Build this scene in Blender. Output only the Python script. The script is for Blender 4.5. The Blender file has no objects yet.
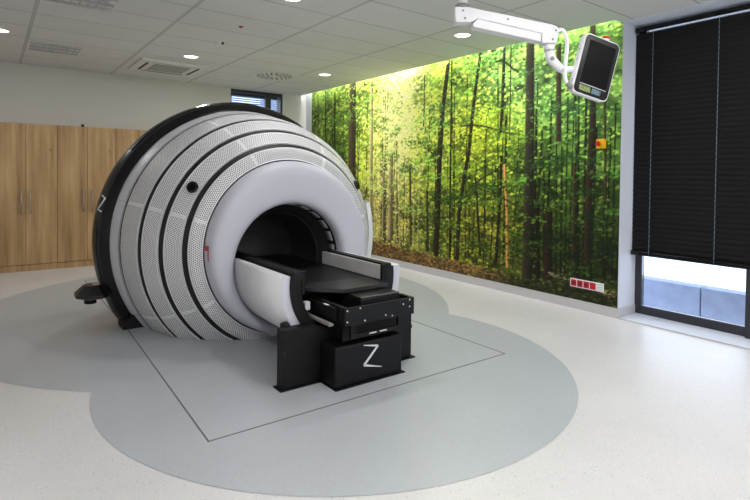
import bpy, bmesh, math, random
import numpy as np
from mathutils import Vector, Matrix
random.seed(4); rng = np.random.default_rng(11)
PI = math.pi
COL = bpy.context.scene.collection
S = bpy.context.scene

# ------------------------------------------------------------------ materials
def lin(c):
    return tuple(((v/255)/12.92 if v/255 <= .04045 else ((v/255+.055)/1.055)**2.4) for v in c)

def mat(name, rgb, rough=.5, metal=0.0, vary=.06, scale=8.0, bump=0.0, emit=None, estr=0.0, spec=None):
    m = bpy.data.materials.new(name); m.use_nodes = True
    nt = m.node_tree; b = nt.nodes['Principled BSDF']
    c = lin(rgb)
    tc = nt.nodes.new('ShaderNodeTexCoord')
    nz = nt.nodes.new('ShaderNodeTexNoise'); nz.inputs['Scale'].default_value = scale; nz.inputs['Detail'].default_value = 3
    nt.links.new(tc.outputs['Object'], nz.inputs['Vector'])
    rp = nt.nodes.new('ShaderNodeValToRGB')
    rp.color_ramp.elements[0].position = .3; rp.color_ramp.elements[1].position = .7
    rp.color_ramp.elements[0].color = tuple(v*(1-vary) for v in c)+(1,)
    rp.color_ramp.elements[1].color = tuple(min(1, v*(1+vary)) for v in c)+(1,)
    nt.links.new(nz.outputs['Fac'], rp.inputs['Fac'])
    nt.links.new(rp.outputs['Color'], b.inputs['Base Color'])
    b.inputs['Roughness'].default_value = rough; b.inputs['Metallic'].default_value = metal
    if spec is not None: b.inputs['Specular IOR Level'].default_value = spec
    if bump:
        bp = nt.nodes.new('ShaderNodeBump'); bp.inputs['Strength'].default_value = bump; bp.inputs['Distance'].default_value = .01
        nt.links.new(nz.outputs['Fac'], bp.inputs['Height']); nt.links.new(bp.outputs['Normal'], b.inputs['Normal'])
    if emit:
        b.inputs['Emission Color'].default_value = lin(emit)+(1,); b.inputs['Emission Strength'].default_value = estr
    return m

def mathn(nt, op, a, b=None, c=None):
    n = nt.nodes.new('ShaderNodeMath'); n.operation = op
    for i, v in enumerate((a, b, c)):
        if v is None: continue
        if isinstance(v, (int, float)): n.inputs[i].default_value = v
        else: nt.links.new(v, n.inputs[i])
    return n.outputs[0]

def mixc(nt, fac, a, b):
    n = nt.nodes.new('ShaderNodeMix'); n.data_type = 'RGBA'
    for i, v in ((0, fac), (6, a), (7, b)):
        if isinstance(v, tuple): n.inputs[i].default_value = v
        elif isinstance(v, (int, float)): n.inputs[i].default_value = v
        else: nt.links.new(v, n.inputs[i])
    return n.outputs[2]

def floor_mat(name, rgb, dark, lightc):
    m = mat(name, rgb, .34, vary=.03, scale=1.5)
    nt = m.node_tree; b = nt.nodes['Principled BSDF']
    base = b.inputs['Base Color'].links[0].from_socket
    tc = nt.nodes['Texture Coordinate']
    for sc, thr, c in ((40, .075, dark), (55, .08, lightc), (80, .09, dark)):
        v = nt.nodes.new('ShaderNodeTexVoronoi'); v.inputs['Scale'].default_value = sc
        nt.links.new(tc.outputs['Object'], v.inputs['Vector'])
        gate = mathn(nt, 'GREATER_THAN', v.outputs['Color'], .45)
        f = mathn(nt, 'MULTIPLY', mathn(nt, 'LESS_THAN', v.outputs['Distance'], thr*2.2), gate)
        base = mixc(nt, f, base, lin(c)+(1,))
    nt.links.new(base, b.inputs['Base Color'])
    nz = nt.nodes.new('ShaderNodeTexNoise'); nz.inputs['Scale'].default_value = 90
    bp = nt.nodes.new('ShaderNodeBump'); bp.inputs['Strength'].default_value = .04
    nt.links.new(tc.outputs['Object'], nz.inputs['Vector']); nt.links.new(nz.outputs['Fac'], bp.inputs['Height'])
    nt.links.new(bp.outputs['Normal'], b.inputs['Normal'])
    return m

def ceiling_mat():
    m = mat('ceiling_tile_plaster', (222, 222, 222), .9, vary=.02, scale=3)
    nt = m.node_tree; b = nt.nodes['Principled BSDF']
    base = b.inputs['Base Color'].links[0].from_socket
    tc = nt.nodes['Texture Coordinate']; sp = nt.nodes.new('ShaderNodeSeparateXYZ')
    nt.links.new(tc.outputs['Object'], sp.inputs[0])
    def dist(sock, off, pitch):
        t = mathn(nt, 'DIVIDE', mathn(nt, 'SUBTRACT', sock, off), pitch)
        return mathn(nt, 'MULTIPLY', mathn(nt, 'ABSOLUTE', mathn(nt, 'SUBTRACT', t, mathn(nt, 'ROUND', t))), pitch)
    dx = dist(sp.outputs[0], .358, 1.212); dy = dist(sp.outputs[1], 3.851, .6)
    nz = nt.nodes.new('ShaderNodeTexWhiteNoise'); nz.noise_dimensions = '2D'
    # slight tile to tile tone change
    cx = mathn(nt, 'FLOOR', mathn(nt, 'DIVIDE', mathn(nt, 'SUBTRACT', sp.outputs[0], .358), 1.212))
    cy = mathn(nt, 'FLOOR', mathn(nt, 'DIVIDE', mathn(nt, 'SUBTRACT', sp.outputs[1], 3.851), .6))
    cv = nt.nodes.new('ShaderNodeCombineXYZ'); nt.links.new(cx, cv.inputs[0]); nt.links.new(cy, cv.inputs[1])
    nt.links.new(cv.outputs[0], nz.inputs['Vector'])
    base = mixc(nt, mathn(nt, 'MULTIPLY', nz.outputs['Value'], .10), base, lin((190, 187, 183))+(1,))
    base = mixc(nt, mathn(nt, 'LESS_THAN', dy, .005), base, lin((146, 144, 142))+(1,))
    base = mixc(nt, mathn(nt, 'LESS_THAN', dx, .016), base, lin((168, 167, 166))+(1,))
    base = mixc(nt, mathn(nt, 'LESS_THAN', dx, .010), base, lin((200, 199, 198))+(1,))
    nt.links.new(base, b.inputs['Base Color'])
    return m

def wood_mat():
    m = bpy.data.materials.new('knotty_oak_veneer'); m.use_nodes = True
    nt = m.node_tree; b = nt.nodes['Principled BSDF']; b.inputs['Roughness'].default_value = .55
    tc = nt.nodes.new('ShaderNodeTexCoord')
    def noise(sx, sy, sz, sc, det=4):
        mp = nt.nodes.new('ShaderNodeMapping'); mp.inputs['Scale'].default_value = (sx, sy, sz)
        n = nt.nodes.new('ShaderNodeTexNoise'); n.inputs['Scale'].default_value = sc; n.inputs['Detail'].default_value = det
        nt.links.new(tc.outputs['Object'], mp.inputs['Vector']); nt.links.new(mp.outputs[0], n.inputs['Vector'])
        return n.outputs['Fac']
    n1 = noise(10, 10, .7, 1.6); n2 = noise(60, 60, 1.5, 1.5); n3 = noise(4, 4, .35, 1.3, 2)
    f = mathn(nt, 'ADD', mathn(nt, 'MULTIPLY', n1, .5), mathn(nt, 'MULTIPLY', n2, .25))
    f = mathn(nt, 'ADD', f, mathn(nt, 'MULTIPLY', n3, .25))
    rp = nt.nodes.new('ShaderNodeValToRGB'); e = rp.color_ramp.elements
    e[0].position = .34; e[0].color = lin((146, 112, 74))+(1,)
    e[1].position = .66; e[1].color = lin((202, 167, 122))+(1,)
    x = e.new(.5); x.color = lin((178, 143, 100))+(1,)
    nt.links.new(f, rp.inputs['Fac'])
    mp = nt.nodes.new('ShaderNodeMapping'); mp.inputs['Scale'].default_value = (1, 1, .55)
    v = nt.nodes.new('ShaderNodeTexVoronoi'); v.inputs['Scale'].default_value = 4.2
    nt.links.new(tc.outputs['Object'], mp.inputs['Vector']); nt.links.new(mp.outputs[0], v.inputs['Vector'])
    kn = mathn(nt, 'MULTIPLY', mathn(nt, 'LESS_THAN', v.outputs['Distance'], .075), .55)
    c = mixc(nt, kn, rp.outputs['Color'], lin((112, 78, 48))+(1,))
    nt.links.new(c, b.inputs['Base Color'])
    return m

def perf_mat():
    m = mat('perforated_white_metal', (232, 232, 234), .5, vary=.02)
    nt = m.node_tree; b = nt.nodes['Principled BSDF']
    base = b.inputs['Base Color'].links[0].from_socket
    uv = nt.nodes.new('ShaderNodeUVMap'); sp = nt.nodes.new('ShaderNodeSeparateXYZ'); nt.links.new(uv.outputs[0], sp.inputs[0])
    P = .0185
    u = mathn(nt, 'DIVIDE', sp.outputs[0], P); w = mathn(nt, 'DIVIDE', sp.outputs[1], P*.8)
    row = mathn(nt, 'MULTIPLY', mathn(nt, 'MODULO', mathn(nt, 'FLOOR', w), 2.0), .5)
    fu = mathn(nt, 'SUBTRACT', mathn(nt, 'FRACT', mathn(nt, 'ADD', u, row)), .5)
    fw = mathn(nt, 'MULTIPLY', mathn(nt, 'SUBTRACT', mathn(nt, 'FRACT', w), .5), .8)
    d = mathn(nt, 'SQRT', mathn(nt, 'ADD', mathn(nt, 'MULTIPLY', fu, fu), mathn(nt, 'MULTIPLY', fw, fw)))
    f = mathn(nt, 'LESS_THAN', d, .29)
    nt.links.new(mixc(nt, f, base, lin((84, 84, 88))+(1,)), b.inputs['Base Color'])
    return m

def glass_mat(name='window_glass', tint=(.93, .96, 1)):
    m = bpy.data.materials.new(name); m.use_nodes = True
    nt = m.node_tree; nt.nodes.remove(nt.nodes['Principled BSDF']); out = nt.nodes['Material Output']
    t = nt.nodes.new('ShaderNodeBsdfTransparent'); t.inputs['Color'].default_value = tint+(1,)
    g = nt.nodes.new('ShaderNodeBsdfGlossy'); g.inputs['Roughness'].default_value = .02
    fr = nt.nodes.new('ShaderNodeFresnel'); fr.inputs['IOR'].default_value = 1.3
    mx = nt.nodes.new('ShaderNodeMixShader')
    nt.links.new(fr.outputs[0], mx.inputs[0]); nt.links.new(t.outputs[0], mx.inputs[1]); nt.links.new(g.outputs[0], mx.inputs[2])
    nt.links.new(mx.outputs[0], out.inputs['Surface'])
    return m

def vcol_mat():
    m = bpy.data.materials.new('printed_forest_wallpaper'); m.use_nodes = True
    nt = m.node_tree; b = nt.nodes['Principled BSDF']; b.inputs['Roughness'].default_value = .6
    b.inputs['Specular IOR Level'].default_value = .2
    a = nt.nodes.new('ShaderNodeVertexColor'); a.layer_name = 'print'
    tc = nt.nodes.new('ShaderNodeTexCoord'); nz = nt.nodes.new('ShaderNodeTexNoise')
    nz.inputs['Scale'].default_value = 45; nz.inputs['Detail'].default_value = 5
    nt.links.new(tc.outputs['Object'], nz.inputs['Vector'])
    f = mathn(nt, 'MULTIPLY_ADD', nz.outputs['Fac'], .9, .55)
    mx = nt.nodes.new('ShaderNodeVectorMath'); mx.operation = 'SCALE'
    nt.links.new(a.outputs['Color'], mx.inputs[0]); nt.links.new(f, mx.inputs['Scale'])
    nt.links.new(mx.outputs[0], b.inputs['Base Color'])
    return m

M = {}
M['wall'] = mat('matt_white_paint', (214, 212, 208), .85, vary=.015, scale=2)
M['wallw'] = mat('daylight_tinted_white', (216, 221, 232), .8, vary=.015, scale=2)  # white wall colour with the window's blue daylight mixed in
M['floor'] = floor_mat('speckled_light_vinyl', (217, 215, 215), (188, 190, 188), (238, 236, 234))
M['inlay'] = floor_mat('speckled_grey_vinyl', (183, 187, 192), (164, 169, 175), (192, 197, 202))
M['ceil'] = ceiling_mat()
M['skirt'] = mat('grey_skirting_vinyl', (196, 194, 196), .5, vary=.02)
M['joint'] = mat('dark_floor_joint', (104, 100, 98), .7)
M['wood'] = wood_mat()
M['steel'] = mat('brushed_steel', (176, 174, 172), .35, .8)
M['white'] = mat('white_plastic', (235, 235, 238), .42, vary=.02)
M['ring'] = mat('satin_white_cover', (202, 202, 213), .5, vary=.015, scale=2)
M['silverband'] = mat('pale_silver_panel', (214, 214, 222), .4, vary=.02)
M['perf'] = perf_mat()
M['black'] = mat('matt_black_metal', (9, 9, 11), .5, vary=.12, scale=5, bump=.03, spec=.3)
M['blackgloss'] = mat('glossy_black_plastic', (9, 9, 11), .24, vary=.1, spec=.4)
M['rim'] = mat('charcoal_rim_plastic', (30, 30, 33), .35, vary=.08, spec=.4)
M['slot'] = mat('slot_black', (14, 14, 15), .6)
M['bore'] = mat('bore_dark_grey', (48, 48, 50), .5, vary=.1)
M['boreend'] = mat('bore_end_grey', (78, 78, 80), .55, vary=.06)
M['led'] = mat('grey_sensor_tile', (170, 172, 176), .4, vary=.05)
M['silver'] = mat('silver_emblem', (225, 225, 228), .3, .2, vary=.03)
M['brush'] = mat('brushed_aluminium', (222, 220, 218), .4, .25, vary=.05)
M['carbon'] = mat('carbon_couch_top', (16, 15, 16), .4, vary=.5, scale=70, spec=.35)
M['leaf'] = mat('couch_leaf_sheen', (40, 38, 38), .36, vary=.08)
M['red'] = mat('red_plastic', (196, 22, 30), .4, vary=.05)
M['redsocket'] = mat('red_socket_plastic', (190, 18, 42), .4, vary=.05)
M['darkred'] = mat('dark_red_recess', (120, 10, 26), .5)
M['yellow'] = mat('yellow_plastic', (240, 180, 20), .4, vary=.05)
M['frame'] = mat('anthracite_window_frame', (44, 46, 52), .45, vary=.06)
M['slat'] = mat('dark_slat_paint', (17, 16, 18), .6, vary=.06, spec=.25)
M['cord'] = mat('pale_blue_cord', (120, 145, 155), .7)
M['glass'] = glass_mat()
M['concrete'] = mat('grey_concrete', (156, 165, 186), .9, vary=.1, scale=7, bump=.2)
M['facade'] = mat('white_render', (225, 230, 238), .9)
M['bluelouvre'] = mat('pale_blue_louvre', (150, 185, 225), .6)
M['lens'] = mat('glowing_lens', (255, 255, 250), .4, emit=(255, 250, 240), estr=6.0)
M['cove'] = mat('cove_led_strip', (255, 250, 225), .4, emit=(255, 250, 228), estr=10.0)
M['fixture'] = mat('fixture_white', (222, 220, 216), .5, vary=.02)
M['louvre'] = mat('louvre_aluminium', (196, 194, 192), .4, .2)
M['grille'] = mat('grey_grille', (140, 136, 132), .6)
M['dark'] = mat('dark_slot', (40, 38, 38), .7)
M['screen'] = mat('black_screen_glass', (3, 3, 4), .3, vary=.05, spec=.12)
M['mural'] = vcol_mat()
M['grass'] = mat('outside_paving', (250, 250, 252), .9)  # near-white colour stands in for overexposed daylight on the ground

# ------------------------------------------------------------------ mesh builder
class MB:
    def __init__(s): s.v = []; s.f = []; s.mi = []; s.uv = []; s.sm = []
    def add(s, vs, fs, mi=0, uvs=None, smooth=False):
        o = len(s.v); s.v += [tuple(p) for p in vs]
        for k, f in enumerate(fs):
            s.f.append([o+i for i in f]); s.mi.append(mi); s.sm.append(smooth)
            s.uv.append(uvs[k] if uvs else None)
        return s
    def box(s, x0, x1, y0, y1, z0, z1, mi=0, bev=0.0, seg=2, mat4=None):
        bm = bmesh.new(); bmesh.ops.create_cube(bm, size=1)
        for v in bm.verts:
            v.co = Vector(((x0+x1)/2+v.co.x*(x1-x0), (y0+y1)/2+v.co.y*(y1-y0), (z0+z1)/2+v.co.z*(z1-z0)))
        if bev: bmesh.ops.bevel(bm, geom=bm.edges[:], offset=bev, segments=seg, affect='EDGES', profile=.5)
        return s.frombm(bm, mi, mat4)
    def frombm(s, bm, mi=0, mat4=None, smooth=False):
        bm.verts.index_update()
        vs = [(mat4 @ v.co) if mat4 else v.co.copy() for v in bm.verts]
        s.add(vs, [[v.index for v in f.verts] for f in bm.faces], mi, smooth=smooth); bm.free(); return s
    def tube(s, pts, r, n=10, mi=0, caps=True):
        pts = [Vector(p) for p in pts]; rs = r if isinstance(r, (list, tuple)) else [r]*len(pts)
        rings = []; up = None
        for i, p in enumerate(pts):
            t = (pts[min(i+1, len(pts)-1)]-pts[max(i-1, 0)]).normalized()
            if up is None: up = Vector((0, 0, 1)) if abs(t.z) < .9 else Vector((1, 0, 0))
            a = t.cross(up).normalized(); b = a.cross(t).normalized(); up = b
            rings.append([p+rs[i]*(math.cos(2*PI*k/n)*a+math.sin(2*PI*k/n)*b) for k in range(n)])
        vs = [q for R in rings for q in R]; fs = []
        for i in range(len(pts)-1):
            for k in range(n):
                fs.append([i*n+k, i*n+(k+1) % n, (i+1)*n+(k+1) % n, (i+1)*n+k])
        s.add(vs, fs, mi, smooth=True)
        if caps:
            s.add(rings[0], [list(range(n))], mi); s.add(rings[-1], [list(range(n))[::-1]], mi)
        return s
    def loft(s, rings, closed=True, mi=0, smooth=True, caps=(0, 0)):
        n = len(rings[0]); vs = [q for R in rings for q in R]; fs = []
        for i in range(len(rings)-1):
            for k in range(n if closed else n-1):
                fs.append([i*n+k, i*n+(k+1) % n, (i+1)*n+(k+1) % n, (i+1)*n+k])
        s.add(vs, fs, mi, smooth=smooth)
        if caps[0]: s.add(rings[0], [list(range(n))], mi)
        if caps[1]: s.add(rings[-1], [list(range(n))], mi)
        return s
    def prism(s, poly, fn, d0, d1, mi=0):
        # poly: 2D outline, fn(u, v, d) -> 3D
        n = len(poly); a = [fn(u, v, d0) for u, v in poly]; b = [fn(u, v, d1) for u, v in poly]
        fs = [list(range(n)), list(range(n, 2*n))[::-1]]+[[i, i+n, (i+1) % n+n, (i+1) % n] for i in range(n)]
        return s.add(a+b, fs, mi)
    def disc(s, c, r, n=24, mi=0, z1=None, r2=None):
        # upright cylinder c..z1
        x, y, z = c; z1 = z if z1 is None else z1; r2 = r if r2 is None else r2
        a = [(x+r*math.cos(2*PI*k/n), y+r*math.sin(2*PI*k/n), z) for k in range(n)]
        b = [(x+r2*math.cos(2*PI*k/n), y+r2*math.sin(2*PI*k/n), z1) for k in range(n)]
        s.add(a+b, [list(range(n))[::-1], list(range(n, 2*n))], mi)
        return s.add(a+b, [[k, (k+1) % n, (k+1) % n+n, k+n] for k in range(n)], mi, smooth=True)
    def build(s, name, mats, parent=None, cut=None, normals=True):
        mats = mats if isinstance(mats, (list, tuple)) else [mats]
        off = Vector((0, 0, 0)); p = parent
        while p is not None: off += p.location; p = p.parent
        me = bpy.data.meshes.new(name)
        me.from_pydata([(v[0]-off.x, v[1]-off.y, v[2]-off.z) for v in s.v], [], s.f)
        for m in mats: me.materials.append(M[m])
        for p_, mi, sm in zip(me.polygons, s.mi, s.sm): p_.material_index = mi; p_.use_smooth = sm
        if any(u is not None for u in s.uv):
            ul = me.uv_layers.new(name='UVMap')
            for p_, u in zip(me.polygons, s.uv):
                if u:
                    for li, q in zip(p_.loop_indices, u): ul.data[li].uv = q
        if normals or cut is not None:
            bm = bmesh.new(); bm.from_mesh(me)
            bmesh.ops.remove_doubles(bm, verts=bm.verts[:], dist=1e-5)
            if cut is not None:
                bmesh.ops.bisect_plane(bm, geom=bm.verts[:]+bm.edges[:]+bm.faces[:], plane_co=(0, 0, cut-off.z), plane_no=(0, 0, 1), clear_inner=True)
            if normals: bmesh.ops.recalc_face_normals(bm, faces=bm.faces[:])
            bm.to_mesh(me); bm.free()
        o = bpy.data.objects.new(name, me); COL.objects.link(o)
        if parent is not None: o.parent = parent
        return o

def tag(o, label, cat=None, group=None, kind=None):
    if label: o['label'] = label
    if cat: o['category'] = cat
    if group: o['group'] = group
    if kind: o['kind'] = kind
    return o
def thing(name, label, cat, loc=(0, 0, 0), group=None):
    o = bpy.data.objects.new(name, None); o.empty_display_size = .1; COL.objects.link(o); o.location = loc
    return tag(o, label, cat, group)
def struct(name, mb, mats, label=None, parent=None, normals=True):
    o = mb.build(name, mats, parent, normals=normals)
    if parent is None: o['kind'] = 'structure'
    if label: o['label'] = label
    return o
def dup(root, loc, label, group=None):
    r = root.copy(); COL.objects.link(r); r.location = loc; r['label'] = label
    if group: r['group'] = group
    for ch in list(root.children):
        c = ch.copy(); COL.objects.link(c); c.parent = r
        for g in list(ch.children):
            d = g.copy(); COL.objects.link(d); d.parent = c
    return r

# ------------------------------------------------------------------ room
XR, YB, H = 5.168, 9.34, 3.028           # right wall face, back wall face, ceiling height
XL, YF = -1.548, -3.0
YJ = 2.755                               # window jamb
struct('floor', MB().box(XL-.1, XR+.45, YF-.1, YB+.35, -.12, 0), 'floor', 'pale speckled vinyl floor of the treatment room')
# grey inlay: union of two overlapping circles, as one outline
def inlay_outline():
    c1, r1, c2, r2 = (2.19, 3.36), 1.715, (2.15, 5.70), 2.50
    pts = []
    for k in range(720):
        a = 2*PI*k/720; o = (2.17, 4.6); d = (math.cos(a), math.sin(a)); best = 0
        for c, r in ((c1, r1), (c2, r2)):
            ox, oy = o[0]-c[0], o[1]-c[1]; b = ox*d[0]+oy*d[1]; q = b*b-(ox*ox+oy*oy-r*r)
            if q > 0: best = max(best, -b+math.sqrt(q))
        pts.append((o[0]+d[0]*best, o[1]+d[1]*best))
    return pts
ol = inlay_outline()
mb = MB(); mb.add([(2.17, 4.6, .002)]+[(x, y, .002) for x, y in ol], [[0, k+1, (k+1) % 720+1] for k in range(720)])
struct('trim_1', mb, 'inlay', 'grey double-circle vinyl inlay in the floor')
mb = MB()
w = .0045
for p, q in (((.938, 2.735), (3.357, 2.722)), ((.938, 2.735), (1.01, 5.2)), ((1.01, 5.2), (1.0, 7.75)), ((3.357, 2.722), (3.352, 7.75)), ((1.0, 7.75), (3.352, 7.75))):
    p, q = Vector(p), Vector(q); d = (q-p).normalized()*w; n = Vector((-d.y, d.x))
    mb.prism([p-d+n, q+d+n, q+d-n, p-d-n], lambda u, v, d: (u, v, d), .0015, .0032)
struct('trim_2', mb, 'joint', 'dark rectangular joint line around the machine pit')

# ceiling: slab with a slot above the forest wall for the cove light
mb = MB(); mb.box(XL-.1, 5.05, YF-.1, YB+.35, H, H+.06); mb.box(5.05, XR+.5, YF-.1, 2.79, H, H+.06)
struct('ceiling', mb, 'ceil', 'suspended ceiling of rectangular white tiles')
mb = MB(); mb.box(5.02, XR+.1, 2.79, YB+.1, H+.30, H+.34); mb.box(5.00, 5.03, 2.79, YB+.1, H+.06, H+.34)
struct('trim_3', mb, 'wallw', 'cove box above the ceiling edge')

# walls
mb = MB(); mb.box(XR, XR+.45, YJ, YB+.35, 0, H+.34)
mb.box(XR, XR+.45, YF, YJ, H-.008, H+.34); mb.box(XR, XR+.45, YF-.1, .2, 0, H)
struct('wall_right', mb, 'wallw', 'white right wall around the tall window')
WX0, WX1, WZ0, WZ1 = 3.585, 4.65, 2.35, 3.02
mb = MB(); mb.box(XL, WX0, YB, YB+.35, 0, H+.06); mb.box(WX1, XR, YB, YB+.35, 0, H+.06)
mb.box(WX0, WX1, YB, YB+.35, 0, WZ0); mb.box(WX0, WX1, YB, YB+.35, WZ1, H+.06)
struct('wall_back', mb, 'wall', 'pale grey back wall above the cabinets')
struct('wall_left', MB().box(XL-.1, XL, YF-.1, YB+.35, 0, H), 'wall')
struct('wall_front', MB().box(XL, XR+.45, YF-.1, YF, 0, H), 'wall')
# skirting
mb = MB(); mb.box(XR-.012, XR, YJ, YB, 0, .10); mb.box(XR-.012, XR+.33, YJ-.012, YJ, 0.0, .10)
struct('baseboard_right', mb, 'skirt', 'grey skirting along the forest wall and into the window reveal')
struct('baseboard_back', MB().box(2.37, XR-.012, YB-.012, YB, 0, .10), 'skirt')

# ------------------------------------------------------------------ forest mural (printed wallpaper, painted cell by cell)
def mural():
    h = .0095; y0, y1, z0, z1 = YJ+.003, 9.10, .10, 3.25
    ny, nz = int((y1-y0)/h)+1, int((z1-z0)/h)+1
    Y, Z = np.meshgrid(np.linspace(y0, y1, ny), np.linspace(z0, z1, nz))
    ctl = [(8.7, 2.6, 92, 122, 48), (8.4, 1.8, 62, 92, 28), (8.0, 2.4, 88, 120, 42), (7.3, 2.7, 150, 180, 70), (7.2, 1.8, 142, 172, 52), (6.45, 2.2, 228, 234, 120),
           (6.3, 2.9, 226, 236, 150), (6.6, 1.4, 200, 206, 100), (6.9, .8, 150, 146, 80), (6.2, .8, 136, 140, 64), (5.6, 2.6, 146, 176, 62),
           (5.6, 1.5, 124, 154, 50), (5.6, .8, 98, 118, 42), (5.0, 2.6, 120, 160, 60), (4.6, 2.05, 160, 184, 40), (4.6, 1.4, 112, 142, 36), (4.7, .8, 122, 130, 34),
           (4.2, 2.7, 116, 166, 84), (3.9, 1.5, 84, 120, 40), (3.5, 2.4, 104, 156, 74), (3.0, 2.6, 104, 156, 72), (3.2, 1.8, 84, 130, 54),
           (3.2, 1.2, 66, 96, 32), (3.4, .6, 48, 68, 25), (2.9, .5, 48, 66, 22), (4.2, .7, 88, 100, 28)]
    W = 0; B = np.zeros(Y.shape+(3,))
    for cy, cz, r, g, b in ctl:
        k = np.exp(-(((Y-cy)/.42)**2+((Z-cz)/.38)**2))+1e-6
        W = W+k; B += k[..., None]*np.array([r, g, b])
    B /= W[..., None]
    img = B.copy()*.82
    def blob(cy, cz, ry, rz, ang, col, al):
        i0, i1 = int((cy-ry*1.3-y0)/h), int((cy+ry*1.3-y0)/h)+2; R = max(ry, rz)*1.3
        j0, j1 = int((cz-R-z0)/h), int((cz+R-z0)/h)+2
        i0, j0 = max(i0, 0), max(j0, 0); i1, j1 = min(i1, ny), min(j1, nz)
        if i1 <= i0 or j1 <= j0: return
        yy = Y[j0:j1, i0:i1]-cy; zz = Z[j0:j1, i0:i1]-cz; c, s = math.cos(ang), math.sin(ang)
        q = ((yy*c+zz*s)/ry)**2+((zz*c-yy*s)/rz)**2
        a = (np.clip(1.25-q, 0, 1)*al)[..., None]
        img[j0:j1, i0:i1] = img[j0:j1, i0:i1]*(1-a)+np.array(col)*a
    def base(cy, cz):
        i = min(max(int((cy-y0)/h), 0), ny-1); j = min(max(int((cz-z0)/h), 0), nz-1); return B[j, i]
    def leaves(n, smin, smax, klo, khi, al):
        for _ in range(n):
            cy = rng.uniform(y0, y1); cz = rng.uniform(z0, z1); s = rng.uniform(smin, smax)
            k = rng.uniform(klo, khi); b = base(cy, cz)
            col = np.clip(b*k*np.array([1+.25*(k-.8), 1.02, .85]), 0, 250)
            blob(cy, cz, s, s*rng.uniform(.35, .7), rng.uniform(-.5, .5), col, al)
    def trunk(pts, wd, col, al=.95):
        pts = sorted(pts, key=lambda p: p[1]); zs = [p[1] for p in pts]; ys = [p[0] for p in pts]
        cyl = np.interp(Z[:, 0], zs, ys); ok = (Z[:, 0] >= zs[0]) & (Z[:, 0] <= zs[-1])
        wl = wd*(1.0+.12*(1.6-Z[:, 0]))
        d = (Y-cyl[:, None])/wl[:, None]
        shade = 1.0+.45*d                      # bark is lighter on the sunny side
        tex = 1+.25*(rng.random((nz, ny))-.5)
        a = np.clip((1-np.abs(d))*4, 0, 1)*al*ok[:, None]
        img[:] = img*(1-a[..., None])+np.clip(np.array(col)*(shade*tex)[..., None], 0, 255)*a[..., None]
    # depth of the wood: dark hollows, bright gaps
    leaves(5200, .03, .10, .22, .9, .65)
    leaves(900, .10, .30, .5, 1.5, .45)
    leaves(5200, .015, .05, .6, 1.6, .8)
    for _ in range(75):
        ty = rng.uniform(y0, y1); b = base(ty, 1.2)
        trunk([(ty, rng.uniform(.25, .4)), (ty+rng.normal(0, .05), rng.uniform(1.5, 2.9))], rng.uniform(.007, .018), b*np.array([.34, .30, .36]), .8)
    # sun shafts glade, low mist of light trunks
    for ty in (6.95, 6.84, 6.4, 6.28, 6.15, 5.95, 5.85):
        trunk([(ty, .35), (ty+rng.normal(0, .02), 1.7)], .022, (150, 140, 100), .6)
    leaves(9000, .008, .03, .35, 1.75, .85)
    for _ in range(650):
        cy = rng.normal(6.45, .42); cz = rng.normal(2.1, .55)
        blob(cy, cz, rng.uniform(.015, .07), rng.uniform(.01, .03), rng.uniform(-.4, .6), np.array([240, 244, 140])*rng.uniform(.8, 1.0), .6)
    D = (58, 46, 30)
    TR = [([(7.65, 3.25), (7.65, 1.0), (7.65, .3)], .135, (96, 76, 50)), ([(7.08, 3.25), (7.07, 1.02), (7.05, .17)], .055, (140, 130, 84)),
          ([(6.53, 1.75), (6.54, .4)], .062, (132, 118, 80)), ([(6.72, 1.6), (6.72, .41)], .03, (120, 108, 70)), ([(6.06, 1.6), (6.02, .38)], .026, (110, 92, 50)),
          ([(5.25, 3.2), (5.27, 2.98), (5.36, 2.38), (5.41, 1.67), (5.43, .95), (5.46, .28)], .052, (66, 54, 34)),
          ([(5.19, 3.2), (5.19, 1.8), (5.18, .29)], .02, (52, 44, 26)), ([(5.67, 1.23), (5.63, .32)], .022, (84, 70, 40)),
          ([(4.66, 3.2), (4.68, 2.99), (4.76, 2.52), (4.85, 1.75), (4.92, 1.46), (5.01, .95), (5.04, .28)], .036, (62, 50, 34)),
          ([(4.27, 3.2), (4.29, 2.4), (4.31, 2.03), (4.36, 1.9)], .03, (62, 54, 34)), ([(4.17, 3.2), (4.17, 1.89)], .014, (74, 62, 34)),
          ([(4.29, 1.7), (4.32, .89), (4.36, .31)], .025, (54, 42, 24)), ([(4.24, 1.59), (4.19, .96), (4.17, .30)], .024, (176, 120, 50)),
          ([(3.89, 3.25), (3.87, 1.76), (3.87, 1.04), (3.88, .15)], .078, (70, 60, 44)), ([(3.75, 1.1), (3.72, .19)], .032, (44, 36, 22)),
          ([(3.5, 2.95), (3.48, 1.85)], .042, (84, 66, 44)), ([(3.09, 3.1), (3.07, 1.95), (3.1, 1.31), (3.1, .5)], .045, (72, 52, 36)),
          ([(3.27, 1.6), (3.26, .5)], .026, (86, 60, 38)), ([(3.59, 1.05), (3.59, .18)], .05, (64, 48, 30)), ([(2.94, 2.3), (2.91, 1.2)], .018, (96, 70, 40)),
          ([(5.75, 2.93), (5.76, 2.12)], .018, (90, 82, 44)), ([(8.24, 2.98), (8.22, 1.0)], .03, (54, 50, 28)), ([(8.57, 3.02), (8.55, 1.2)], .024, (48, 46, 26)),
          ([(8.86, 3.0), (8.84, 1.2)], .022, (96, 70, 44)), ([(4.55, 2.2), (4.56, .3)], .012, (54, 46, 26)), ([(4.72, 1.4), (4.62, .4)], .02, (58, 48, 26))]
    for p, wd, c in TR: trunk(p, wd, np.array(c)*(.72 if max(c) < 120 else 1))
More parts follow.
